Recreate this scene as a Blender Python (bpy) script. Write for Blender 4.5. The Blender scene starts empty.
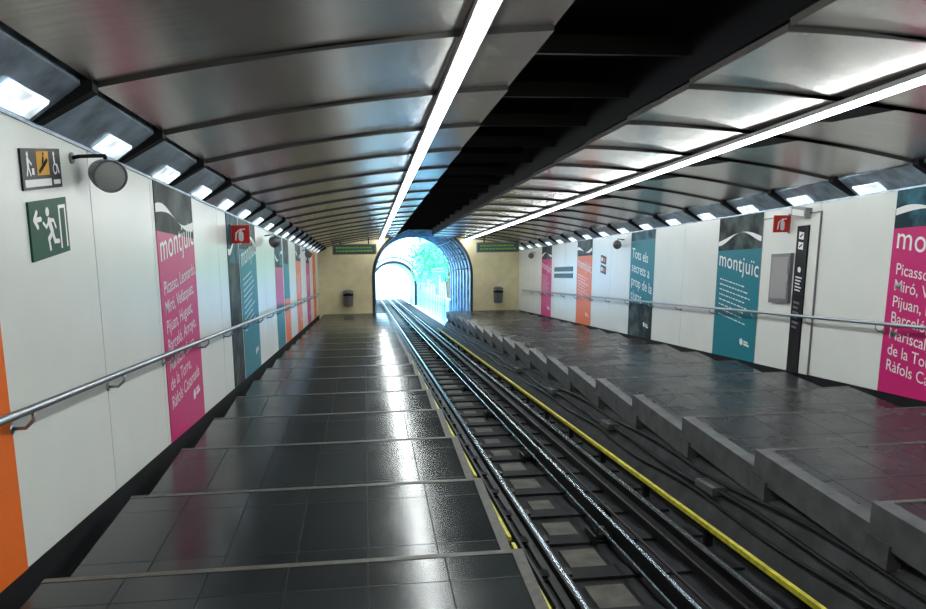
import bpy, math, random
from mathutils import Matrix, Vector
random.seed(7)
K = 0.1544            # incline of the station (descends along +Y)
M = 1.465             # building module along the incline
XL, XR = -1.77, 6.0   # wall faces
YB, YE = -3.0, 30.0
ZT, ZB = 0.85, -1.50

# ------------------------------------------------------------------ materials
def mat(name, col, rough=0.5, metal=0.0, emit=None, es=0.0, noise=0.0, nscale=8.0, bump=0.0, spec=0.5, stretch=None, enoise=False, col2=None):
    m = bpy.data.materials.new(name); m.use_nodes = True
    nt = m.node_tree; b = nt.nodes['Principled BSDF']
    b.inputs['Base Color'].default_value = (*col, 1)
    b.inputs['Roughness'].default_value = rough
    b.inputs['Metallic'].default_value = metal
    b.inputs['Specular IOR Level'].default_value = spec
    if emit:
        b.inputs['Emission Color'].default_value = (*emit, 1)
        b.inputs['Emission Strength'].default_value = es
    tc = nt.nodes.new('ShaderNodeTexCoord'); mp = nt.nodes.new('ShaderNodeMapping')
    nt.links.new(tc.outputs['Object'], mp.inputs['Vector'])
    if stretch: mp.inputs['Scale'].default_value = stretch
    n = nt.nodes.new('ShaderNodeTexNoise'); n.inputs['Scale'].default_value = nscale; n.inputs['Detail'].default_value = 5
    nt.links.new(mp.outputs[0], n.inputs['Vector'])
    if col2:
        cr = nt.nodes.new('ShaderNodeValToRGB')
        cr.color_ramp.elements[0].position = 0.42; cr.color_ramp.elements[0].color = (*col, 1)
        cr.color_ramp.elements[1].position = 0.68; cr.color_ramp.elements[1].color = (*col2, 1)
        nt.links.new(n.outputs['Fac'], cr.inputs[0]); nt.links.new(cr.outputs[0], b.inputs['Base Color'])
    elif noise > 0:
        r = nt.nodes.new('ShaderNodeMapRange')
        r.inputs['From Min'].default_value = 0.3; r.inputs['From Max'].default_value = 0.7
        r.inputs['To Min'].default_value = 1 - noise; r.inputs['To Max'].default_value = 1 + noise
        nt.links.new(n.outputs['Fac'], r.inputs['Value'])
        v = nt.nodes.new('ShaderNodeVectorMath'); v.operation = 'SCALE'
        v.inputs[0].default_value = col
        nt.links.new(r.outputs[0], v.inputs['Scale'])
        nt.links.new(v.outputs[0], b.inputs['Base Color'])
    if enoise:
        r = nt.nodes.new('ShaderNodeMapRange')
        r.inputs['From Min'].default_value = 0.35; r.inputs['From Max'].default_value = 0.65
        r.inputs['To Min'].default_value = es * 0.35; r.inputs['To Max'].default_value = es * 1.5
        nt.links.new(n.outputs['Fac'], r.inputs['Value']); nt.links.new(r.outputs[0], b.inputs['Emission Strength'])
    if bump > 0:
        bp = nt.nodes.new('ShaderNodeBump'); bp.inputs['Strength'].default_value = bump; bp.inputs['Distance'].default_value = 0.02
        nt.links.new(n.outputs['Fac'], bp.inputs['Height']); nt.links.new(bp.outputs[0], b.inputs['Normal'])
    return m

def tile_mat(name, c1, c2, joint, rough, w, h, spec=0.5):
    m = bpy.data.materials.new(name); m.use_nodes = True
    nt = m.node_tree; b = nt.nodes['Principled BSDF']
    b.inputs['Specular IOR Level'].default_value = spec
    tc = nt.nodes.new('ShaderNodeTexCoord')
    br = nt.nodes.new('ShaderNodeTexBrick')
    br.offset = 0.0; br.inputs['Scale'].default_value = 1.0
    br.inputs['Brick Width'].default_value = w; br.inputs['Row Height'].default_value = h
    br.inputs['Mortar Size'].default_value = 0.004; br.inputs['Mortar Smooth'].default_value = 0.1
    br.inputs['Color1'].default_value = (*c1, 1); br.inputs['Color2'].default_value = (*c2, 1)
    br.inputs['Mortar'].default_value = (*joint, 1)
    mp = nt.nodes.new('ShaderNodeMapping'); mp.inputs['Location'].default_value = (0.02, -0.585, 0)
    nt.links.new(tc.outputs['Object'], mp.inputs['Vector'])
    nt.links.new(mp.outputs[0], br.inputs['Vector'])
    n = nt.nodes.new('ShaderNodeTexNoise'); n.inputs['Scale'].default_value = 2.5; n.inputs['Detail'].default_value = 8
    nt.links.new(tc.outputs['Object'], n.inputs['Vector'])
    r = nt.nodes.new('ShaderNodeMapRange'); r.inputs['To Min'].default_value = rough * 0.6; r.inputs['To Max'].default_value = rough * 1.5
    nt.links.new(n.outputs['Fac'], r.inputs['Value'])
    ad = nt.nodes.new('ShaderNodeMath'); ad.operation = 'MULTIPLY_ADD'; ad.inputs[1].default_value = 0.4
    nt.links.new(br.outputs['Fac'], ad.inputs[0]); nt.links.new(r.outputs[0], ad.inputs[2])
    nt.links.new(ad.outputs[0], b.inputs['Roughness'])
    mx = nt.nodes.new('ShaderNodeMix'); mx.data_type = 'RGBA'; mx.blend_type = 'MULTIPLY'; mx.inputs[0].default_value = 0.5
    nt.links.new(br.outputs['Color'], mx.inputs[6])
    n2 = nt.nodes.new('ShaderNodeTexNoise'); n2.inputs['Scale'].default_value = 30
    nt.links.new(tc.outputs['Object'], n2.inputs['Vector'])
    nt.links.new(n2.outputs['Fac'], mx.inputs[7])
    nt.links.new(mx.outputs[2], b.inputs['Base Color'])
    return m

WHITE = mat('white_panel', (0.76, 0.775, 0.74), 0.30, noise=0.03, nscale=1.5)
BACK = mat('dark_backing', (0.012, 0.012, 0.014), 0.7, spec=0.2)
BLACK = mat('black_paint', (0.004, 0.004, 0.006), 0.7, spec=0.2)
BLACKG = mat('black_gloss', (0.008, 0.008, 0.010), 0.35, spec=0.15)
BEAM = mat('black_beam', (0.008, 0.008, 0.010), 0.45, spec=0.3)
CEIL = mat('brushed_steel_panel', (0.46, 0.435, 0.41), 0.25, 0.75, noise=0.14, nscale=3, stretch=(0.6, 10, 1), bump=0.015)
CEDGE = mat('steel_panel_edge', (0.05, 0.05, 0.05), 0.5, 0.3)
CORN = mat('cornice_steel', (0.30, 0.38, 0.46), 0.28, 0.45, noise=0.45, nscale=5, bump=0.15)
CLIT = mat('cornice_lamp', (0.8, 0.85, 0.9), 0.4, emit=(0.78, 0.93, 1.0), es=1.2, nscale=7, enoise=True)
TUBE = mat('fluorescent_tube', (1, 1, 1), 0.5, emit=(0.94, 1.0, 0.985), es=38.0)
FIXT = mat('lamp_housing', (0.5, 0.5, 0.5), 0.4, 0.3)
TILE = tile_mat('polished_slate_tile', (0.030, 0.038, 0.040), (0.018, 0.023, 0.025), (0.003, 0.003, 0.003), 0.19, 0.40, 0.7325, 0.42)
TILER = tile_mat('slate_tile_matt', (0.030, 0.030, 0.037), (0.022, 0.022, 0.028), (0.005, 0.005, 0.005), 0.26, 0.48, 0.7325, 0.38)
NOSE = mat('nosing_strip', (0.10, 0.096, 0.085), 0.45, noise=0.25, nscale=20)
CONC = mat('concrete', (0.042, 0.044, 0.047), 0.75, noise=0.5, nscale=4, bump=0.3)
CONCB = mat('beige_concrete', (0.085, 0.078, 0.066), 0.8, noise=0.5, nscale=5, bump=0.3)
CONCD = mat('dark_concrete', (0.014, 0.014, 0.016), 0.8, noise=0.5, nscale=3, bump=0.5, spec=0.25)
CONCE = mat('concrete_edge', (0.095, 0.10, 0.105), 0.55, noise=0.35, nscale=6, bump=0.2)
RAIL = mat('rail_side', (0.018, 0.017, 0.017), 0.5, 0.4, noise=0.3, spec=0.3)
RAILT = mat('rail_head', (0.36, 0.43, 0.50), 0.27, 1.0)
YEL = mat('yellow_paint', (0.62, 0.56, 0.05), 0.45, noise=0.3, nscale=12)
STEEL = mat('stainless_tube', (0.42, 0.46, 0.50), 0.32, 0.9)
CABLE = mat('cable', (0.012, 0.012, 0.015), 0.5, spec=0.3)
BEIGE = mat('beige_plaster', (0.80, 0.73, 0.46), 0.5, noise=0.08, nscale=3)
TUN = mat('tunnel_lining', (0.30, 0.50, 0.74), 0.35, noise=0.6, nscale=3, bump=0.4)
PINK = mat('pink_print', (0.60, 0.018, 0.17), 0.4, spec=0.25)
TEAL = mat('teal_print', (0.006, 0.19, 0.25), 0.4, spec=0.2)
ORANGE = mat('orange_print', (0.85, 0.16, 0.015), 0.4, spec=0.25)
RED = mat('red_print', (0.62, 0.025, 0.02), 0.4, spec=0.3)
GREEN = mat('green_sign', (0.003, 0.075, 0.035), 0.45, spec=0.15)
WPRINT = mat('white_print', (0.85, 0.85, 0.85), 0.35)
PHOTO = mat('dark_photo_print', (0.006, 0.012, 0.013), 0.5, nscale=2.6, spec=0.12, col2=(0.10, 0.13, 0.12))
PHOTOB = mat('blue_photo_print', (0.006, 0.030, 0.045), 0.5, nscale=3.0, spec=0.12, col2=(0.05, 0.20, 0.27))
GREY = mat('grey_metal', (0.18, 0.185, 0.20), 0.4, 0.5)
GREYL = mat('light_grey_plastic', (0.30, 0.31, 0.31), 0.45)
LEDG = mat('green_led', (0.02, 0.1, 0.02), 0.5, emit=(0.35, 0.75, 0.25), es=0.3)
LEDB = mat('led_board', (0.05, 0.07, 0.055), 0.3)
GLASS = mat('cabinet_glass', (0.34, 0.35, 0.35), 0.08)
LEAF = mat('leaves', (0.05, 0.42, 0.16), 0.4, noise=0.6, nscale=2)
BARK = mat('bark', (0.12, 0.08, 0.05), 0.8, noise=0.3)
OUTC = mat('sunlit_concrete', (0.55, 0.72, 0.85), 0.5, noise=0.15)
FENCE = mat('fence_steel', (0.10, 0.24, 0.42), 0.4, 0.2)

# ------------------------------------------------------------------ mesh builder
def W(x, y, z):           # incline coordinates -> world
    return (x, y, z - K * y)

class MB:
    def __init__(s): s.v = []; s.f = []; s.m = []; s.mats = []
    def mi(s, m):
        if m not in s.mats: s.mats.append(m)
        return s.mats.index(m)
    def poly(s, pts, m):
        b = len(s.v); s.v += [tuple(p) for p in pts]; s.f.append(list(range(b, b + len(pts)))); s.m.append(s.mi(m))
    def hexa(s, p, m, top=None):
        b = len(s.v); s.v += [tuple(q) for q in p]
        fs = [(0, 3, 2, 1), (4, 5, 6, 7), (0, 1, 5, 4), (1, 2, 6, 5), (2, 3, 7, 6), (3, 0, 4, 7)]
        for i, f in enumerate(fs):
            s.f.append([b + j for j in f]); s.m.append(s.mi(top if (top and i == 1) else m))
    def box(s, x0, x1, y0, y1, z0, z1, m, k=K, yr=None, top=None):
        if yr is None: yr = y0
        def P(x, y, z): return (x, y, z - K * yr - k * (y - yr))
        s.hexa([P(x0, y0, z0), P(x1, y0, z0), P(x1, y1, z0), P(x0, y1, z0),
                P(x0, y0, z1), P(x1, y0, z1), P(x1, y1, z1), P(x0, y1, z1)], m, top)
    def prism(s, prof, y0, y1, m, dz0=0.0, dz1=0.0, caps=True, closed=True, capm=None):
        n = len(prof); b = len(s.v)
        s.v += [W(x, y0, z + dz0) for x, z in prof] + [W(x, y1, z + dz1) for x, z in prof]
        for i in range(n if closed else n - 1):
            j = (i + 1) % n
            s.f.append([b + i, b + j, b + n + j, b + n + i]); s.m.append(s.mi(m))
        if caps and closed:
            c = s.mi(capm or m)
            s.f.append([b + i for i in range(n)][::-1]); s.m.append(c)
            s.f.append([b + n + i for i in range(n)]); s.m.append(c)
    def tube(s, pts, r, m, n=10, cap=True):
        pts = [Vector(p) for p in pts]; b = len(s.v); L = len(pts)
        up = Vector((0, 0, 1))
        for i, p in enumerate(pts):
            d = (pts[min(i + 1, L - 1)] - pts[max(i - 1, 0)]).normalized()
            a = d.cross(up)
            if a.length < 1e-3: a = Vector((1, 0, 0))
            a.normalize(); c = a.cross(d)
            for q in range(n):
                t = 2 * math.pi * q / n
                s.v.append(tuple(p + a * (r * math.cos(t)) + c * (r * math.sin(t))))
        for i in range(L - 1):
            for q in range(n):
                q2 = (q + 1) % n
                s.f.append([b + i * n + q, b + i * n + q2, b + (i + 1) * n + q2, b + (i + 1) * n + q]); s.m.append(s.mi(m))
        if cap:
            s.f.append([b + q for q in range(n)]); s.m.append(s.mi(m))
            s.f.append([b + (L - 1) * n + q for q in range(n)][::-1]); s.m.append(s.mi(m))
    def lathe(s, c, axis, prof, m, n=24):
        axis = Vector(axis).normalized(); c = Vector(c)
        a = axis.cross(Vector((0, 0, 1)));
        if a.length < 1e-3: a = Vector((1, 0, 0))
        a.normalize(); e = axis.cross(a); b = len(s.v)
        for d, r in prof:
            for q in range(n):
                t = 2 * math.pi * q / n
                s.v.append(tuple(c + axis * d + a * (r * math.cos(t)) + e * (r * math.sin(t))))
        for i in range(len(prof) - 1):
            for q in range(n):
                q2 = (q + 1) % n
                s.f.append([b + i * n + q, b + i * n + q2, b + (i + 1) * n + q2, b + (i + 1) * n + q]); s.m.append(s.mi(m))
    def build(s, name, parent=None, bevel=0, smooth=False):
        me = bpy.data.meshes.new(name); me.from_pydata(s.v, [], s.f)
        for m in s.mats: me.materials.append(m)
        for p, i in zip(me.polygons, s.m): p.material_index = i; p.use_smooth = smooth
        me.update()
        import bmesh
        bm = bmesh.new(); bm.from_mesh(me); bmesh.ops.recalc_face_normals(bm, faces=bm.faces); bm.to_mesh(me); bm.free()
        o = bpy.data.objects.new(name, me); bpy.context.collection.objects.link(o)
        if parent: o.parent = parent
        if bevel:
            md = o.modifiers.new('bevel', 'BEVEL'); md.width = bevel; md.segments = 2; md.limit_method = 'ANGLE'
        return o

def empty(name):
    e = bpy.data.objects.new(name, None); bpy.context.collection.objects.link(e); return e

def text(body, org, xdir, width=None, size=1.0, m=None, parent=None, name='lettering', weight=0.0, spacing=1.0, track=1.0):
    cu = bpy.data.curves.new('t', 'FONT'); cu.body = body; cu.size = size; cu.offset = weight; cu.space_line = spacing
    cu.resolution_u = 4; cu.space_character = track
    o = bpy.data.objects.new('t', cu); bpy.context.collection.objects.link(o)
    dg = bpy.context.evaluated_depsgraph_get(); dg.update()
    me = bpy.data.meshes.new_from_object(o.evaluated_get(dg))
    bpy.data.objects.remove(o)
    sc = 1.0
    if width:
        xs = [v.co.x for v in me.vertices]; sc = width / (max(xs) - min(xs))
    x = Vector(xdir).normalized(); y = Vector((0, 0, 1)); z = x.cross(y)
    R = Matrix((x, y, z)).transposed().to_4x4()
    me.transform(Matrix.Translation(org) @ R @ Matrix.Scale(sc, 4))
    me.materials.clear(); me.materials.append(m)
    o = bpy.data.objects.new(name, me); bpy.context.collection.objects.link(o)
    if parent: o.parent = parent
    return o

# ------------------------------------------------------------------ walls
def wall(name, side):
    b = MB(); s = 1 if side == 'L' else -1; X = XL if side == 'L' else XR
    xa, xb = sorted((X - s * 0.03, X - s * 0.25))
    b.box(xa, xb, YB, YE + 0.3, -2.5, 2.3, BACK)
    y = 3.98 - 5 * M if side == 'L' else 8.26 - 8 * M
    g = 0.006
    while y < YE - 0.1:
        y1 = min(y + M, YE - 0.02)
        pa, pb = sorted((X, X - s * 0.03))
        b.box(pa, pb, max(y, YB) + g, y1 - g, ZB, ZT, WHITE)
        y += M
    pa, pb = sorted((X - s * 0.005, X - s * 0.03))
    b.box(pa, pb, YB, YE, ZB - 0.25, ZB - 0.01, BACK)
    return b.build(name)
wall('wall_left', 'L'); wall('wall_right', 'R')

def cornice(side):
    s = 1 if side == 'L' else -1; X = XL if side == 'L' else XR
    b = MB()
    def sl(t, off=0.0):
        return (X + s * (0.0 + 0.27 * t + off * .6), ZT + 0.02 + 0.20 * t - off)
    y = 4.7 - 6 * M
    while y < YE:
        y1 = min(y + M, YE)
        a = max(y, YB)
        b.prism([(X - s * 0.03, ZT), (X + s * 0.012, ZT), (X + s * 0.012, ZT + 0.02), (X - s * 0.03, ZT + 0.02)], a, y1, CORN)
        b.prism([sl(0), sl(1.0), (X + s * 0.27, 1.16), (X - s * 0.02, 1.16)], a, y1 - 0.07, CORN)
        f0 = a + (y1 - a) * 0.55; f1 = y1 - 0.18
        b.prism([sl(0.04, .004), sl(0.50, .004), sl(0.46, .014), sl(0.06, .014)], f0, f1, CLIT)
        b.prism([(X - s * 0.02, ZT + 0.02), (X + s * 0.03, ZT + 0.02), (X + s * 0.33, 1.04), (X + s * 0.34, 1.16), (X - s * 0.02, 1.16)], y1 - 0.09, y1, BLACK)
        b.box(min(X + s * .02, X + s * .32), max(X + s * .02, X + s * .32), a, y1, 1.17, 1.20, BLACK)
        y += M
    return b.build('cornice_light_trough')
cornice('L'); cornice('R')

# ------------------------------------------------------------------ ceiling
def zc(x): return 1.45 - 0.03 * (x - 2.1) ** 2
b = MB()
b.box(XL - 0.25, XR + 0.25, YB - 0.3, YE + 0.3, 2.15, 2.35, BLACK)
STEP = 0.026
def panel_row(xa, xb, joint):
    y = 4.7 - 6 * M
    while y < YE:
        y1 = min(y + M, YE); a = max(y, YB)
        for (x0, x1) in ((xa, joint - .003), (joint + .003, xb)):
            N = 10
            xs = [x0 + (x1 - x0) * i / N for i in range(N + 1)]
            low = [(x, zc(x)) for x in xs]
            prof = low + [(x, z + 0.05) for x, z in reversed(low)]
            b.prism(prof, a, y1 - 0.018, CEIL, 0, STEP * (y1 - a) / M, capm=CEDGE)
        b.prism([(xa, zc(xa) + .05), (xb, zc(xb) + .05), (xb, zc(xb) + .06), (joint, zc(joint) + .08), (xa, zc(xa) + .06)], a, y1, BLACK, .02, .05)
        y += M
panel_row(-1.45, 1.13, 0.62); panel_row(2.58, 5.68, 3.88)
for xx in (1.10, 2.61):
    b.box(xx - 0.02, xx + 0.02, YB, YE, 1.52, 2.15, BLACK)
y = 4.7 - 6 * M
while y < YE - 0.2:
    b.box(1.1, 2.6, y, y + 0.10, 1.70, 1.84, BEAM, k=0); b.box(1.1, 2.6, y + 0.7, y + 0.76, 1.9, 2.15, BLACK)
    y += M
b.build('ceiling')
# ------------------------------------------------------------------ strip lights
def strip(X, y0):
    b = MB(); y = y0
    while y < YE - 1.2:
        z = zc(X) - 0.012
        b.box(X - 0.06, X + 0.06, y, y + 1.6, z - 0.03, z + 0.010, FIXT)
        b.prism([(X - 0.042, z - 0.03), (X - 0.036, z - 0.055), (X, z - 0.066), (X + 0.036, z - 0.055), (X + 0.042, z - 0.03)], y + 0.035, y + 1.565, TUBE)
        y += 1.6
    return b.build('fluorescent_strip_light')
strip(0.64, 6.37 - 1.6 * 5); strip(3.90, 6.37 - 1.6 * 5)

# ------------------------------------------------------------------ platforms
KT = 0.055
def platform(xa, xb, edge, top, y0, conc, ew):
    b = MB(); y = y0
    while y < YE:
        y1 = min(y + M, YE); a = max(y, YB)
        def zt(yy): return -1.5 + 0.0 - K * y1 + KT * (y1 - yy)
        def slab(x0, x1, m, ya, yb, t=0.16, dz=0.0):
            p = []
            for z in (1, 0):
                for (x, yy) in ((x0, ya), (x1, ya), (x1, yb), (x0, yb)):
                    p.append((x, yy, zt(yy) - z * t + dz))
            b.hexa(p, m)
        e0, e1 = (edge - ew, edge) if edge > xa + 0.1 else (edge, edge + ew)
        ix0, ix1 = (xa, e0) if edge > xa + 0.1 else (e1, xb)
        slab(ix0, ix1, top, a, y1 - 0.04, 0.16)
        slab(ix0, ix1, NOSE, y1 - 0.04, y1, 0.20, 0.003)
        slab(e0, e1, conc, a, y1, 0.24, 0.004)
        bx0, bx1 = (xa, e1 - 0.12) if edge > xa + 0.1 else (e0 + 0.12, xb)
        p = []
        for z in (None, 0.15):
            for (x, yy) in ((bx0, a), (bx1, a), (bx1, y1 + 0.02), (bx0, y1 + 0.02)):
                p.append((x, yy, -2.45 - K * yy if z is None else zt(yy) - z))
        b.hexa(p, CONCD)
        y += M
    return b
platform(-1.62, 0.80, 0.80, TILE, 3.81 - 5 * M, NOSE, 0.06).build('platform')
bR = platform(3.12, 5.88, 3.12, TILER, 4.24 - 6 * M, CONCE, 0.12)
y = 4.24 - 5 * M
while y < YE:
    bR.box(3.10, 3.30, y - 0.22, y, -1.88, -1.72, CONCE, k=0.06)
    y += M
bR.build('platform')

b = MB()
b.box(XL - 0.1, -1.60, YB, YE, -1.9, -1.72, BLACK)
b.box(5.86, XR + 0.1, YB, YE, -1.9, -1.72, BLACK)
b.box(0.60, 3.5, YB, 75, -2.60, -2.36, CONCD)
b.build('floor')

b = MB()
b.prism([(2.90, -2.37), (3.16, -1.88), (3.26, -1.84), (3.26, -2.37)], YB, YE, CONC)
b.build('trench_embankment')
b = MB()
for j, (x, z, r) in enumerate([(3.02, -2.10, 0.014), (3.06, -2.00, 0.018), (3.12, -1.90, 0.014)]):
    pts = []
    for i in range(120):
        yy = YB + i * (YE - YB) / 119
        pts.append(W(x - 0.02 + 0.012 * math.sin(yy * 1.3 + j), yy, z + 0.025 * math.sin(yy * 2.1 + j * 2)))
    b.tube(pts, r, CABLE, 7)
b.build('electric_cables', smooth=True)
y = 3.2
for i in range(5):
    bb = MB(); bb.box(2.98, 3.12, y, y + .35, -2.02, -1.95, CONCE); bb.tube([W(3.0, y + .3, -1.99), W(3.02, y + .8, -2.02), W(3.06, y + 1.1, -2.0)], .012, CABLE, 6)
    bb.build('cable_junction_box'); y += 2 * M

# ------------------------------------------------------------------ track
YT = 72
b = MB()
def rail(X, zt=-2.20, yend=YT, hw=0.030):
    b.prism([(X - 0.065, zt - 0.14), (X + 0.065, zt - 0.14), (X + 0.065, zt - 0.12), (X + 0.012, zt - 0.10), (X + 0.012, zt - 0.04),
             (X + hw, zt - 0.03), (X + hw, zt - 0.004), (X - hw, zt - 0.004), (X - hw, zt - 0.03), (X - 0.012, zt - 0.04), (X - 0.012, zt - 0.10), (X - 0.065, zt - 0.12)], YB, yend, RAIL)
    b.prism([(X - 0.014, zt - 0.005), (X + 0.014, zt - 0.005), (X + 0.012, zt), (X - 0.012, zt)], YB, yend, RAILT)
rail(1.37); rail(2.57)
for X in (1.22, 2.44):
    b.box(X - .012, X + .012, YB, YE + 8, -2.34, -2.26, RAIL)
y = YB
while y < 60:
    b.box(1.1, 2.86, y, y + 0.22, -2.38, -2.335, CONCD)
    d = random.random() * .12
    b.box(1.54 + d * .3, 1.84 - d * .5, y + .22, y + .62 - d, -2.38, -2.34, CONCB)
    for X in (1.37, 2.57):
        b.box(X - 0.13, X + 0.13, y + 0.03, y + 0.17, -2.336, -2.31, RAIL)
    y += 0.75
b.build('railway_track')
b = MB()
y = YB + 0.3
b.box(2.055, 2.075, YB, YT, -2.33, -2.20, RAIL); b.box(2.05, 2.08, YB, YT, -2.20, -2.19, RAILT)
b.tube([W(1.95, YB, -2.23), W(1.95, YT, -2.23)], 0.013, RAILT, 8)
b.tube([W(2.18, YB, -2.23), W(2.18, YT, -2.23)], 0.013, CABLE, 8)
while y < 50:
    for X in (1.95, 2.18):
        yc = y + (0 if X < 2 else 0.7)
        b.box(X - 0.08, X - 0.06, yc - 0.14, yc + 0.14, -2.36, -2.27, RAIL); b.box(X + 0.05, X + 0.07, yc - 0.14, yc + 0.14, -2.36, -2.27, RAIL)
        b.lathe(W(X - 0.05, yc, -2.31), (1, 0, 0), [(0, 0.03), (0, 0.075), (0.02, 0.06), (0.08, 0.06), (0.10, 0.075), (0.10, 0.03)], RAIL, 14)
    y += 2.93
b.build('haulage_cable')
b = MB()
b.box(2.76, 2.795, YB, YE, -2.185, -2.145, YEL); b.box(2.80, 2.84, YB, YE, -2.24, -2.2, CABLE)
y = YB
while y < YE:
    b.box(2.79, 2.85, y, y + 0.06, -2.36, -2.19, RAIL); y += M
b.build('yellow_conductor_rail')
b = MB()
y = YB
while y < YE:
    b.box(0.83, 0.852, y + .05, y + M - .05, -1.66, -1.635, YEL)
    b.box(0.79, 0.85, y, y + 0.05, -1.72, -1.66, RAIL); y += M
b.build('yellow_conductor_rail')
b = MB()
b.box(0.78, 1.02, YB, YE, -2.36, -2.26, CONCD)
b.tube([W(1.0, YB, -2.2), W(1.0, YE, -2.2)], 0.02, CABLE, 7); b.tube([W(0.9, YB, -2.21), W(0.9, YE, -2.21)], 0.02, RAIL, 7)
b.build('cable_duct')

# ------------------------------------------------------------------ handrails
def handrail(side):
    s = 1 if side == 'L' else -1; X = XL if side == 'L' else XR
    z = -0.64 if side == 'L' else -0.68
    b = MB(); xr = X + s * 0.11
    b.tube([W(xr, YB + 0.1, z), W(xr, YE - 1.2, z)], 0.021, STEEL, 20)
    b.tube([W(xr, YE - 1.2, z), W(xr - s * 0.03, YE - 1.1, z - 0.01), W(X, YE - 1.1, z - 0.02)], 0.021, STEEL, 14)
    y = 3.98 - 4 * M if side == 'L' else 8.26 - 7 * M
    while y < YE - 1.3:
        b.tube([W(X, y, z - 0.10), W(X + s * 0.07, y, z - 0.10), W(xr, y, z - 0.06), W(xr, y, z - 0.02)], 0.010, STEEL, 8)
        b.lathe(W(X, y, z - 0.10), (s, 0, 0), [(0, 0.03), (0.008, 0.03), (0.008, 0.0)], STEEL, 12)
        y += M
    b.build('handrail', smooth=True)
handrail('L'); handrail('R')

# ------------------------------------------------------------------ posters
def disc(b, org, xd, cx, cy, r, m, off, n=20):
    x = Vector(xd); o = Vector(org); nrm = x.cross(Vector((0, 0, 1)))
    b.poly([o + x * (cx + r * math.cos(2 * math.pi * i / n)) + Vector((0, 0, cy + r * math.sin(2 * math.pi * i / n))) + nrm * off for i in range(n)], m)
def capsule(b, org, xd, p0, p1, w, m, off):
    x = Vector(xd); o = Vector(org); nrm = x.cross(Vector((0, 0, 1)))
    dx, dy = p1[0] - p0[0], p1[1] - p0[1]; ang = math.atan2(dy, dx); pts = []
    for i in range(9):
        t = ang + math.pi / 2 + math.pi * i / 8; pts.append((p0[0] + w * math.cos(t), p0[1] + w * math.sin(t)))
    for i in range(9):
        t = ang - math.pi / 2 + math.pi * i / 8; pts.append((p1[0] + w * math.cos(t), p1[1] + w * math.sin(t)))
    b.poly([o + x * q[0] + Vector((0, 0, q[1])) + nrm * off for q in pts], m)
def rect(b, org, xd, x0, y0, x1, y1, m, off):
    x = Vector(xd); o = Vector(org); nrm = x.cross(Vector((0, 0, 1)))
    b.poly([o + x * a + Vector((0, 0, c)) + nrm * off for a, c in ((x0, y0), (x1, y0), (x1, y1), (x0, y1))], m)

NAMES = "Picasso, Leonardo,\nMiró, Velázquez,\nPijuan, Huguet,\nBarceló, Arroyo,\nMariscal, Saura,\nde la Torre,\nRàfols Casamada"
def poster(side, y0, y1, base, topm, split=0.42, title='montjuïc', body=None, lines=0, swirl=True, logo=True, bottom=None, bsplit=-1.0, zt=ZT, tz=None, tcol=None, bw=0.84):
    s = 1 if side == 'L' else -1; X = XL if side == 'L' else XR
    par = empty('advertising_poster')
    b = MB(); xf = X + s * 0.006
    pa, pb = sorted((X + s * 0.0005, xf))
    if topm: b.box(pa, pb, y0, y1, split, zt, topm)
    b.box(pa, pb, y0, y1, bsplit if bottom else ZB + 0.0, split if topm else zt, base)
    if bottom: b.box(pa, pb, y0, y1, ZB, bsplit, bottom)
    yst = y0 if s > 0 else y1; w = y1 - y0
    xd = (0, s, 0)
    def O(u, z):
        yy = yst + s * u
        return Vector((xf + s * 0.002, yy, z - K * yy))
    if swirl and topm:
        N = 30
        pts = []
        for i in range(N + 1):
            t = i / N
            pts.append((t * w * 0.98 + 0.01, split + (zt - split) * (.36 + 0.15 * math.sin(t * 5.2 + y0))))
        for i in range(N):
            q = []
            for (u, z), d in ((pts[i], -1), (pts[i + 1], -1), (pts[i + 1], 1), (pts[i], 1)):
                zz = z + d * .040 * (0.5 + 0.5 * math.sin(u * 5 + 1))
                q.append(O(u, min(max(zz, split + 0.01), zt - 0.01)))
            b.poly(q, WPRINT)
    b.build('print_panel', par)
    T = tz if tz is not None else split - 0.27
    if title:
        text(title, O(w * 0.04, T), xd, width=w * 0.92, m=tcol or WPRINT, parent=par, name='title_lettering', weight=0.002, track=1.06)
    if body:
        text(body, O(w * 0.07, T - 0.30), xd, m=WPRINT, parent=par, name='list_lettering', weight=0.002, spacing=1.0, width=w * bw)
    if lines or logo:
        c = MB()
        for i in range(lines):
            ln = w * (0.55 + 0.25 * random.random()); z = T - 0.22 - i * 0.085
            u = w * 0.10
            while u < ln:
                d = 0.04 + random.random() * 0.10
                rect(c, O(w * 0.0, z), xd, u, 0, min(u + d, ln + 0.05), 0.020, WPRINT, 0.0)
                u += d + 0.03
        if logo:
            lo = O(w * 0.70, ZB + 0.30)
            disc(c, lo, xd, 0.0, 0.0, 0.055, WPRINT, 0.0); rect(c, lo, xd, 0.08, -0.035, 0.26, 0.0, WPRINT, 0); rect(c, lo, xd, 0.08, 0.012, 0.22, 0.04, WPRINT, 0)
        c.build('small_print', par)
    return par

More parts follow.
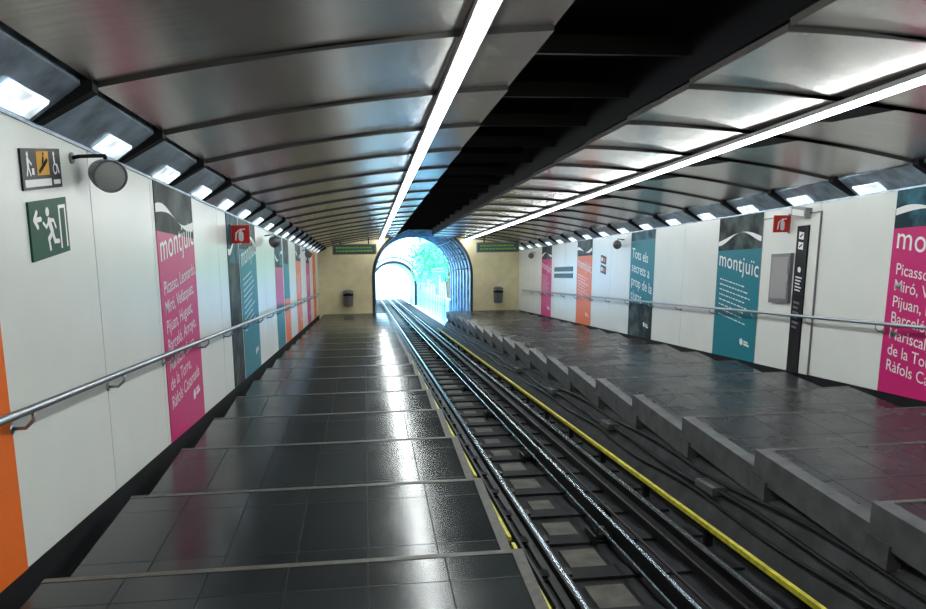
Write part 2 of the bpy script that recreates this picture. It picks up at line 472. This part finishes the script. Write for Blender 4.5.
poster('L', 3.98 - M, 3.98, ORANGE, PHOTO, title='montjuïc', lines=8, logo=False)
poster('L', 7.0, 8.46, PINK, PHOTO, body=NAMES, bw=0.9)
poster('L', 10.45, 11.37, PHOTO, PHOTOB, split=0.2, title=None, logo=False)
poster('L', 11.45, 13.1, TEAL, PHOTO, lines=10)
poster('L', 15.8, 17.2, PINK, PHOTOB, split=0.2, title=None, logo=False, bottom=TEAL, bsplit=-0.6)
poster('L', 17.4, 18.6, TEAL, PHOTO, split=0.3, title=None, logo=False, bottom=ORANGE, bsplit=-0.5, swirl=False)
poster('L', 20.5, 22.0, ORANGE, PHOTO, title=None, lines=6)
poster('L', 24.0, 25.4, PINK, PHOTO, title=None, lines=6)
poster('L', 27.0, 28.4, ORANGE, None, title=None, lines=6)
poster('R', 8.26 - M, 8.26, PINK, PHOTOB, body=NAMES, tz=0.20, bw=0.95)
poster('R', 11.22, 12.68, TEAL, PHOTO, split=0.30, lines=8, tz=0.06)
poster('R', 15.62, 17.08, TEAL, PHOTOB, split=0.66, title=None, bottom=PHOTO, bsplit=-0.75, body="Tots els\nsecrets a\nprop de la\nciutat", tz=0.60, swirl=False, bw=0.88)
poster('R', 20.1, 21.55, ORANGE, PHOTO, title='montjuïc', lines=8)
poster('R', 24.6, 26.0, PINK, PHOTO, title='montjuïc', lines=8)

par = empty('route_map_sign'); b = MB(); b.box(XR - 0.012, XR, 22.0, 24.2, -0.20, -0.06, BLACKG); b.box(XR - 0.012, XR, 22.0, 24.2, 0.0, 0.14, BLACKG); b.build('board', par)

# ------------------------------------------------------------------ small signs, left wall
AMBER = mat('amber_print', (0.75, 0.38, 0.03), .45, spec=0.2)
par = empty('pictogram_sign'); b = MB()
o = Vector((XL, 4.40, 0.52 - K * 4.66)); xd = (0, 1, 0)
b.hexa([(XL, 4.40, o.z), (XL + .012, 4.40, o.z), (XL + .012, 4.94, o.z), (XL, 4.94, o.z), (XL, 4.40, o.z + .22), (XL + .012, 4.40, o.z + .22), (XL + .012, 4.94, o.z + .22), (XL, 4.94, o.z + .22)], BLACKG)
disc(b, o, xd, .075, .190, .014, WPRINT, .014); capsule(b, o, xd, (.075, .165), (.075, .125), .014, WPRINT, .0141)
capsule(b, o, xd, (.07, .12), (.055, .08), .007, WPRINT, .0142); capsule(b, o, xd, (.08, .12), (.10, .08), .007, WPRINT, .0143); capsule(b, o, xd, (.085, .16), (.12, .135), .006, WPRINT, .0144)
rect(b, o, xd, .12, .08, .15, .115, WPRINT, .0142)
rect(b, o, xd, .19, .075, .36, .205, AMBER, .014)
capsule(b, o, xd, (.22, .095), (.33, .155), .012, BLACK, .0155); capsule(b, o, xd, (.27, .145), (.28, .17), .010, BLACK, .016); disc(b, o, xd, .285, .19, .010, BLACK, .016)
disc(b, o, xd, .44, .19, .013, WPRINT, .014); capsule(b, o, xd, (.44, .17), (.445, .13), .010, WPRINT, .0141); capsule(b, o, xd, (.445, .13), (.48, .125), .008, WPRINT, .0142); capsule(b, o, xd, (.48, .125), (.50, .085), .008, WPRINT, .0143)
disc(b, o, xd, .445, .105, .032, WPRINT, .0144); disc(b, o, xd, .445, .107, .022, BLACKG, .0146)
rect(b, o, xd, .02, .015, .38, .055, WPRINT, .014); rect(b, o, xd, .41, .02, .51, .045, WPRINT, .014)
b.build('board', par)

def runman(b, o, xd, sx, sy, sc, flip=1, off=.014):
    def q(x, y): return (sx + flip * x * sc, sy + y * sc)
    disc(b, o, xd, *q(.12, .82), .10 * sc, WPRINT, off)
    capsule(b, o, xd, q(.06, .62), q(-.06, .38), .085 * sc, WPRINT, off)
    capsule(b, o, xd, q(-.06, .36), q(.16, .24), .06 * sc, WPRINT, off + .0003); capsule(b, o, xd, q(.16, .24), q(.12, .02), .05 * sc, WPRINT, off + .0006)
    capsule(b, o, xd, q(-.06, .36), q(-.16, .16), .06 * sc, WPRINT, off + .0009); capsule(b, o, xd, q(-.16, .16), q(-.38, .14), .05 * sc, WPRINT, off + .0012)
    capsule(b, o, xd, q(.06, .62), q(.26, .50), .04 * sc, WPRINT, off + .0015); capsule(b, o, xd, q(.26, .50), q(.40, .60), .035 * sc, WPRINT, off + .0018)
    capsule(b, o, xd, q(.04, .64), q(-.16, .62), .04 * sc, WPRINT, off + .0021); capsule(b, o, xd, q(-.16, .62), q(-.26, .46), .035 * sc, WPRINT, off + .0024)
par = empty('emergency_exit_sign'); b = MB()
o = Vector((XL, 4.43, 0.145 - K * 4.7))
b.hexa([(XL, 4.43, o.z), (XL + .012, 4.43, o.z), (XL + .012, 4.97, o.z), (XL, 4.97, o.z), (XL, 4.43, o.z + .32), (XL + .012, 4.43, o.z + .32), (XL + .012, 4.97, o.z + .32), (XL, 4.97, o.z + .32)], GREEN)
runman(b, o, xd, .27, .04, .26, -1)
capsule(b, o, xd, (.06, .22), (.14, .22), .014, WPRINT, .014); capsule(b, o, xd, (.05, .22), (.09, .26), .014, WPRINT, .0145); capsule(b, o, xd, (.05, .22), (.09, .18), .014, WPRINT, .015)
rect(b, o, xd, .40, .03, .51, .28, WPRINT, .014)
rect(b, o, xd, .42, .03, .49, .26, GREEN, .0145)
b.build('board', par)

par = empty('loudspeaker'); b = MB()
c = Vector(W(XL + 0.15, 5.32, 0.68)); ax = Vector((0.55, -0.80, -0.12)).normalized()
b.lathe(c, ax, [(-.13, 0), (-.13, .06), (-.11, .08), (-.02, .098), (.07, .103), (.085, .103), (.085, .095), (.07, .092), (.07, 0)], GREY, 28)
b.lathe(c, ax, [(.072, .092), (.078, .08), (.080, 0.0)], GREYL, 28)
b.build('housing', par, smooth=True)
b = MB()
b.tube([W(XL, 5.15, 0.76), W(XL + .05, 5.15, .77), W(XL + .15, 5.32, .80)], .012, BLACK); b.tube([W(XL + .15, 5.32, .80), W(XL + .15, 5.32, .75)], .012, BLACK)
b.lathe(W(XL, 5.15, .76), (1, 0, 0), [(0, .035), (.012, .035), (.012, 0)], GREY, 14)
b.build('bracket', par)

def fire_sign(side, y, z):
    s = 1 if side == 'L' else -1; X = XL if side == 'L' else XR
    par = empty('fire_extinguisher_sign'); b = MB()
    x0, x1 = sorted((X + s * .02, X + s * .26)); zz = z - K * y
    b.hexa([(x0, y, zz), (x1, y, zz), (x1, y + .02, zz), (x0, y + .02, zz), (x0, y, zz + .24), (x1, y, zz + .24), (x1, y + .02, zz + .24), (x0, y + .02, zz + .24)], RED)
    b.hexa([(min(X, X + s * .025), y - .02, zz - .02), (max(X, X + s * .025), y - .02, zz - .02), (max(X, X + s * .025), y + .04, zz - .02), (min(X, X + s * .025), y + .04, zz - .02),
            (min(X, X + s * .025), y - .02, zz + .26), (max(X, X + s * .025), y - .02, zz + .26), (max(X, X + s * .025), y + .04, zz + .26), (min(X, X + s * .025), y + .04, zz + .26)], GREY)
    o = Vector((x0, y, zz)); xd = (1, 0, 0)
    capsule(b, o, xd, (.13, .06), (.13, .13), .032, WPRINT, .003); capsule(b, o, xd, (.13, .17), (.13, .185), .012, WPRINT, .0035)
    capsule(b, o, xd, (.13, .185), (.18, .19), .008, WPRINT, .004); capsule(b, o, xd, (.06, .05), (.07, .14), .010, WPRINT, .0045); capsule(b, o, xd, (.07, .14), (.12, .185), .008, WPRINT, .005)
    b.build('board', par)
fire_sign('L', 10.7, 0.46); fire_sign('R', 10.45, 0.50)
par = empty('emergency_light'); b = MB()
b.box(XR - .10, XR, 9.95, 10.3, .66, .80, GREYL, k=0); b.box(XR - .105, XR - .10, 9.98, 10.27, .69, .77, WPRINT, k=0)
b.build('housing', par, bevel=.008)

par = empty('door_1'); b = MB()
b.box(XR - .02, XR, 9.72, 11.18, ZB, .72, WHITE)
b.box(XR - .024, XR - .001, 9.70, 9.715, ZB, .74, GREY); b.box(XR - .024, XR - .001, 11.17, 11.185, ZB, .74, GREY); b.box(XR - .024, XR - .001, 9.70, 11.185, .725, .74, GREY)
b.build('leaf', par)
b = MB(); b.box(XR - .07, XR - .02, 10.27, 10.80, -.52, .20, GREY); b.box(XR - .078, XR - .07, 10.31, 10.76, -.46, .15, GLASS)
b.box(XR - .085, XR - .078, 10.29, 10.31, -.2, -.1, STEEL); b.build('glazed_cabinet', par, bevel=.004)
par = empty('information_totem'); b = MB()
b.box(XR - .045, XR - .02, 9.93, 10.20, ZB + .0, .57, BLACKG)
o = Vector((XR - .046, 10.19, -K * 10.19)); xd = (0, -1, 0)
for i, z in enumerate((.40, .26)):
    rect(b, o, xd, .05, z, .17, z + .10, WPRINT, .002)
    capsule(b, o, xd, (.08, z + .03), (.14, z + .07), .010, BLACK, .003)
disc(b, o, xd, .12, -.02, .04, WPRINT, .002); 
for i in range(5): rect(b, o, xd, .04, -.14 - i * .045, .20 - .02 * (i % 3), -.12 - i * .045, WPRINT, .002)
for i in range(6): rect(b, o, xd, .04, -.50 - i * .07, .19 - .03 * (i % 2), -.47 - i * .07, GREY, .002)
b.build('board', par)
for y, z in ((18.9, .15), (18.9, -.1)):
    par = empty('pictogram_sign'); b = MB()
    b.box(XR - .012, XR, y, y + .40, z, z + .2, BLACKG, k=0)
    o = Vector((XR - .012, y + .4, z - K * y)); rect(b, o, (0, -1, 0), .05, .05, .17, .15, WPRINT, .002); rect(b, o, (0, -1, 0), .22, .05, .36, .15, ORANGE, .002)
    b.build('board', par)
def speaker_small(X, s, y, z):
    par = empty('loudspeaker'); b = MB(); c = Vector(W(X + s * .16, y, z)); ax = Vector((s * .3, -.9, -.15)).normalized()
    b.lathe(c, ax, [(-.12, 0), (-.12, .06), (-.02, .09), (.08, .10), (.08, 0.0)], GREY, 20)
    b.tube([W(X, y, z + .10), W(X + s * .16, y, z + .12), W(X + s * .16, y, z + .05)], .012, GREY)
    b.build('housing', par, smooth=True)
speaker_small(XR, -1, 17.6, .62); speaker_small(XR, -1, 27.0, .60); speaker_small(XL, 1, 14.4, .65); speaker_small(XL, 1, 22.8, .65)

# ------------------------------------------------------------------ end wall, portal, tunnel
CX, CZ, R = 2.22, -0.06, 1.85
def strip_wall(b, y0, y1, m, xo0, xo1, zb, ztop, cx=CX, cz=CZ, r=R):
    for ya in (y0, y1):
        b.poly([W(xo0, ya, zb), W(cx - r, ya, zb), W(cx - r, ya, ztop), W(xo0, ya, ztop)], m)
        b.poly([W(cx + r, ya, zb), W(xo1, ya, zb), W(xo1, ya, ztop), W(cx + r, ya, ztop)], m)
        N = 32
        for i in range(N):
            t0 = math.pi * i / N; t1 = math.pi * (i + 1) / N
            xa, za = cx - r * math.cos(t0), cz + r * math.sin(t0); xb, zb2 = cx - r * math.cos(t1), cz + r * math.sin(t1)
            b.poly([W(xa, ya, za), W(xb, ya, zb2), W(xb, ya, ztop), W(xa, ya, ztop)], m)
def archprof(cx, cz, r, zb, N=32):
    return [(cx - r, zb)] + [(cx - r * math.cos(math.pi * i / N), cz + r * math.sin(math.pi * i / N)) for i in range(N + 1)] + [(cx + r, zb)]
b = MB(); strip_wall(b, YE, YE + 0.3, BEIGE, XL - 0.25, XR + 0.25, -2.5, 2.3)
b.build('wall_front')
b = MB(); b.box(XL - .25, XR + .25, YB - .25, YB, -2.5, 2.3, BEIGE); b.build('wall_back')
b = MB()
pr = archprof(CX, CZ, R, -2.4); po = archprof(CX, CZ, R + 0.10, -2.4)
for i in range(len(pr) - 1):
    a, c, d, e = pr[i], pr[i + 1], po[i + 1], po[i]
    b.poly([W(a[0], YE - .06, a[1]), W(c[0], YE - .06, c[1]), W(d[0], YE - .06, d[1]), W(e[0], YE - .06, e[1])], CONC)
    b.poly([W(d[0], YE - .06, d[1]), W(e[0], YE - .06, e[1]), W(e[0], YE, e[1]), W(d[0], YE, d[1])], CONC)
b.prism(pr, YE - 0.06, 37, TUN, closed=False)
y = YE + 0.5
while y < 37:
    ri = archprof(CX, CZ, R - 0.05, -2.4)
    for i in range(len(pr) - 1):
        a, c = ri[i], ri[i + 1]; A, C = pr[i], pr[i + 1]
        b.poly([W(a[0], y, a[1]), W(c[0], y, c[1]), W(c[0], y + .12, c[1]), W(a[0], y + .12, a[1])], TUN)
        b.poly([W(a[0], y, a[1]), W(c[0], y, c[1]), W(C[0], y, C[1]), W(A[0], y, A[1])], TUN)
    y += 1.0
for ang in (20, 28, 36, 50, 8):
    t = math.radians(ang); rr = R - 0.09
    b.tube([W(CX + rr * math.cos(t), YE, CZ + rr * math.sin(t)), W(CX + rr * math.cos(t), 37, CZ + rr * math.sin(t))], .03, CABLE, 6)
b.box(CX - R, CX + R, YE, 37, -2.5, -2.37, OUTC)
b.build('tunnel_portal')

b = MB()
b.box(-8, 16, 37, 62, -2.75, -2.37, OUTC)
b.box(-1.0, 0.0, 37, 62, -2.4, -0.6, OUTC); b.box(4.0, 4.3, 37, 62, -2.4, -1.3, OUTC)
b.build('cutting_ground')
b = MB()
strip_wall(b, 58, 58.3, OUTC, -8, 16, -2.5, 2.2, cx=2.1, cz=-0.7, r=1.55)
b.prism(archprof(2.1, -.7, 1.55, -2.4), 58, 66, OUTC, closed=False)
for rr0, rr1 in ((1.55, 1.74), (1.95, 2.03)):
    rp = archprof(2.1, -.7, rr0, -2.4); rq = archprof(2.1, -.7, rr1, -2.4)
    for i in range(len(rp) - 1):
        a, c, d, e = rp[i], rp[i + 1], rq[i + 1], rq[i]
        b.poly([W(a[0], 57.9, a[1]), W(c[0], 57.9, c[1]), W(d[0], 57.9, d[1]), W(e[0], 57.9, e[1])], CABLE)
b.build('tunnel_portal')
b = MB()
y = 37.3
while y < 58:
    b.box(3.8, 3.85, y, y + .05, -2.37, 0.3, FENCE); y += 1.0
for z in (-1.6, -.7, .1, .25): b.box(3.8, 3.84, 37.2, 58, z, z + .05, FENCE)
b.build('metal_fence')
def tree(x, y, z, rad, n):
    b = MB()
    b.tube([W(x + .6, y, -2.4), W(x + .4, y, z - rad * .3), W(x, y, z + rad * .4)], .10, BARK, 8)
    for i in range(n):
        d = Vector((random.gauss(0, 1), random.gauss(0, 1), random.gauss(0, 1))).normalized() * rad * (random.random() ** .4)
        c = Vector(W(x, y, z)) + d
        u = Vector((random.gauss(0, 1), random.gauss(0, 1), random.gauss(0, 1))).normalized(); v = u.orthogonal().normalized()
        s = .10 + random.random() * .12
        b.poly([c - u * s, c + v * s * .5, c + u * s, c - v * s * .5], LEAF)
    b.build('tree')
for (x, y, z, r_, n_) in ((4.9, 42, 1.5, 1.4, 600), (4.5, 45.5, 1.1, 1.4, 600), (4.7, 49, 0.9, 1.6, 600), (4.3, 52, 1.4, 1.5, 600), (4.6, 55, .6, 1.5, 450), (6.5, 47, 1.8, 2.0, 500)):
    tree(x, y, z, r_, n_)

# ------------------------------------------------------------------ LED boards, bins
def led(xc):
    par = empty('led_departure_display'); b = MB(); y = 28.2
    b.box(xc - .78, xc + .78, y, y + .14, .76, 1.12, GREY, k=0)
    b.box(xc - .74, xc + .74, y - .006, y, .80, 1.08, LEDB, k=0)
    for zz in (.98, .86):
        x = xc - .66
        while x < xc + .6:
            d = .05 + random.random() * .06
            b.box(x, x + d, y - .010, y - .006, zz, zz + .05, LEDG, k=0); x += d + .03
    for xx in (xc - .5, xc + .5): b.box(xx - .02, xx + .02, y + .05, y + .09, 1.12, zc(xx) + .02, BLACK, k=0)
    b.build('housing', par)
led(-0.35); led(4.85)
def bin_(xc):
    par = empty('trash_bin'); b = MB(); c = W(xc, 29.78, -1.18)
    b.lathe(c, (0, 0, 1), [(0, 0), (0, .15), (.02, .17), (.40, .19), (.42, .19)], GREY, 24)
    b.lathe(c, (0, 0, 1), [(.42, .195), (.46, .195), (.46, .15), (.46, .02)], BLACK, 24)
    b.lathe(c, (0, 0, 1), [(.54, .20), (.58, .19), (.62, .12), (.635, 0)], GREY, 24); b.lathe(c, (0, 0, 1), [(.54, .20), (.54, 0)], BLACK, 24)
    for sx in (-.16, .16): b.tube([Vector(c) + Vector((sx, 0, .44)), Vector(c) + Vector((sx, 0, .56))], .014, GREY, 6)
    b.box(xc - .05, xc + .05, 29.9, YE, -1.1, -.6, GREY, k=0)
    b.build('body', par)
bin_(-0.65); bin_(5.15)

# ------------------------------------------------------------------ world
w = bpy.data.worlds.new('sky'); bpy.context.scene.world = w; w.use_nodes = True
nt = w.node_tree; bg = nt.nodes['Background']; bg.inputs[0].default_value = (0.45, 0.78, 1.0, 1); bg.inputs[1].default_value = 10.0
sun = bpy.data.lights.new('sun', 'SUN'); sun.energy = 8; sun.angle = .05; so = bpy.data.objects.new('sun', sun); bpy.context.collection.objects.link(so)
so.rotation_euler = (math.radians(35), math.radians(-20), 0)

# ------------------------------------------------------------------ camera
p = math.radians(10.98); a = math.radians(7.2)
F = Vector((math.sin(a) * math.cos(p), math.cos(a) * math.cos(p), -math.sin(p)))
Rv = Vector((math.cos(a), -math.sin(a), 0)); U = Rv.cross(F)
cam = bpy.data.cameras.new('camera'); co = bpy.data.objects.new('camera', cam); bpy.context.collection.objects.link(co)
co.matrix_world = Matrix((Rv, U, -F)).transposed().to_4x4()
cam.sensor_width = 36; cam.lens = 785 / 926 * 36; cam.clip_start = 0.05; cam.clip_end = 300
bpy.context.scene.camera = co
vs = bpy.context.scene.view_settings
vs.view_transform = 'Standard'; vs.look = 'None'; vs.exposure = 0.0
